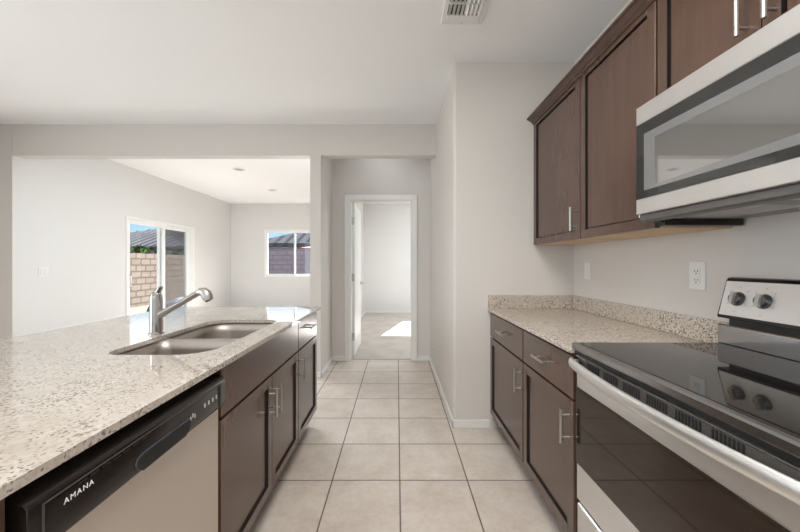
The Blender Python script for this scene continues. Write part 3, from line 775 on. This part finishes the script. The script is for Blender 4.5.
M_block = block('tan_block', (.135, .108, .088), (.155, .125, .103), (.075, .060, .050), 'Y')
M_block2 = block('pinkish_block', (.125, .108, .128), (.14, .12, .14), (.085, .073, .088), 'X')
tag(obj('block_wall', box(-8.3, -8.1, -4, 20.0, -.12, 1.57), M_block, smooth=False), 'tan concrete block garden wall outside the sliding glass door', 'wall')
tag(obj('block_wall', box(-7.0, 14, 14.0, 14.2, -.12, 1.85), M_block2, smooth=False), 'pinkish block wall seen through the far dining room window', 'wall')
M_stucco = base_mat('grey_stucco', (.30, .29, .31), .9, Specular_IOR_Level=0.0)
def roof_mat():
    m = base_mat('grey_roof_tile', (.2, .2, .21), .8, Specular_IOR_Level=0.0); t = N(m, 'ShaderNodeTexCoord'); s_ = N(m, 'ShaderNodeSeparateXYZ'); L(m, t.outputs['Object'], s_.inputs[0])
    w = N(m, 'ShaderNodeTexWave', wave_type='BANDS', bands_direction='X'); w.inputs['Scale'].default_value = .55; w.inputs['Distortion'].default_value = 0
    L(m, t.outputs['Object'], w.inputs['Vector'])
    setin(m, 'Base Color', ramp(m, w.outputs['Fac'], [(.0, (.022, .022, .025)), (.25, (.045, .045, .05)), (1, (.06, .06, .066))]))
    return m
M_roof = roof_mat()
def hip_house(label, x0, x1, y0, y1, ze, rise, inset):
    t = thing('neighbor_house', label, 'house', ((x0+x1)/2, (y0+y1)/2, -.1))
    obj('wall', box(x0+.5, x1-.5, y0+.5, y1-.5, -.1, ze), M_stucco, t, False)
    b = bmesh.new(); th = .18
    E = [b.verts.new(p) for p in ((x0, y0, ze), (x1, y0, ze), (x1, y1, ze), (x0, y1, ze))]
    U = [b.verts.new(p) for p in ((x0, y0, ze+th), (x1, y0, ze+th), (x1, y1, ze+th), (x0, y1, ze+th))]
    if (x1-x0) < (y1-y0):
        xm = (x0+x1)/2; R = [b.verts.new((xm, y0+inset, ze+th+rise)), b.verts.new((xm, y1-inset, ze+th+rise))]
        fs = ((U[0], U[1], R[0]), (U[1], U[2], R[1], R[0]), (U[2], U[3], R[1]), (U[3], U[0], R[0], R[1]))
    else:
        yy = (y0+y1)/2; R = [b.verts.new((x0+inset, yy, ze+th+rise)), b.verts.new((x1-inset, yy, ze+th+rise))]
        fs = ((U[0], U[1], R[1], R[0]), (U[1], U[2], R[1]), (U[2], U[3], R[0], R[1]), (U[3], U[0], R[0]))
    for f in fs: b.faces.new(f)
    for i in range(4): b.faces.new((E[i], E[(i+1) % 4], U[(i+1) % 4], U[i]))
    b.faces.new(E[::-1])
    rf = obj('roof', b, M_roof, t, False)
    # raised tile ribs running down the slopes
    return t, rf
t, rf = hip_house('neighbor house with grey ribbed roof beyond the sliding door', -24, -14, 22, 40, 2.20, 1.75, 5)
b = bmesh.new()
def rib(b, p, q): add_tube(b, [p, q], .05, 6)
for k in range(19):
    u = (k+.5)/19; x = -24+10*u; hgt = 1.75*(1-abs(2*u-1)); rib(b, (x, 22, 2.40), (x, 22+5*(1-abs(2*u-1)), 2.40+hgt))
for k in range(30):
    y = 22.4+k*.6; m_ = min(1, (y-22)/5, (40-y)/5); rib(b, (-14, y, 2.40), (-14-5*m_, y, 2.40+1.75*m_))
obj('ridge_rib', b, base_mat('pale_roof_rib', (.075, .075, .08), .8, Specular_IOR_Level=0.0), rf)
hip_house('neighbor house with plain grey hip roof beyond the far dining room window', -8.0, 12, 18, 28, 2.18, 1.9, 5)
t = thing('awning', 'small red awning beyond the block wall in the far window', 'awning', (-3.2, 16.2, 1.9))
b = prism([(16.0, 1.98), (16.0, 2.02), (17.8, 2.16), (17.8, 2.12)], 'x', -4.60, -1.6); obj('canopy', b, base_mat('red_canvas', (.30, .03, .03), .8), t)
b = bmesh.new()
for x in (-4.5, -1.65): add_tube(b, [(x, 16.05, -.1), (x, 16.05, 1.99)], .025, 10)
obj('pole', b, M_charcoal, t)
def leaf_mat():
    m = base_mat('garden_leaves', (.06, .10, .03), .7, Specular_IOR_Level=0.0); v = coords(m)
    setin(m, 'Base Color', ramp(m, noise(m, v, 9, 4, .6), [(.35, (.010, .022, .005)), (.6, (.03, .055, .014)), (.75, (.055, .085, .03))])); return m
M_leaf = leaf_mat()
def shrub(x, y, zt, r_, label):
    b = bmesh.new()
    for k in range(520):
        a = random.uniform(0, 2*PI); c_ = random.uniform(-1, 1); q = r_*random.uniform(.55, 1.05); s = math.sqrt(1-c_*c_)
        p = Vector((x+q*s*math.cos(a)*1.35, y+q*s*math.sin(a)*1.35, zt-r_+q*c_))
        d1 = Vector((random.uniform(-1, 1), random.uniform(-1, 1), random.uniform(-.6, 1))).normalized(); u, w_ = frame_of(d1); ls = random.uniform(.09, .16)
        b.faces.new([b.verts.new(p-d1*ls), b.verts.new(p+u*ls*.4), b.verts.new(p+d1*ls), b.verts.new(p-u*ls*.4)])
    t = thing('shrub', label, 'shrub', (x, y, -.1))
    obj('foliage', b, M_leaf, t, False)
    obj('stem', tube([(x, y, -.1), (x+.03, y, zt-r_)], [.05, .03], 10), base_mat('bark', (.10, .07, .05), .9), t)
shrub(-9.9, 12.6, 2.0, .6, 'green shrub over the block wall in the left door panel')
shrub(-9.9, 15.7, 2.05, .6, 'green shrub over the block wall in the right door panel')
b = bmesh.new(); bmesh.ops.create_icosphere(b, subdivisions=4, radius=1)
for v in b.verts:
    v.co = Vector((v.co.x*.5, v.co.y*.75, v.co.z*.26*(1+.25*math.sin(5*v.co.x+3*v.co.y)))) + Vector((-6.2, 9.3, 0))
tag(obj('mound', b, base_mat('dark_bluish_surface', (.03, .037, .055), .8)), 'low dark bluish boulder on the gravel outside the sliding door', 'rock')  # low dark mound of unknown kind
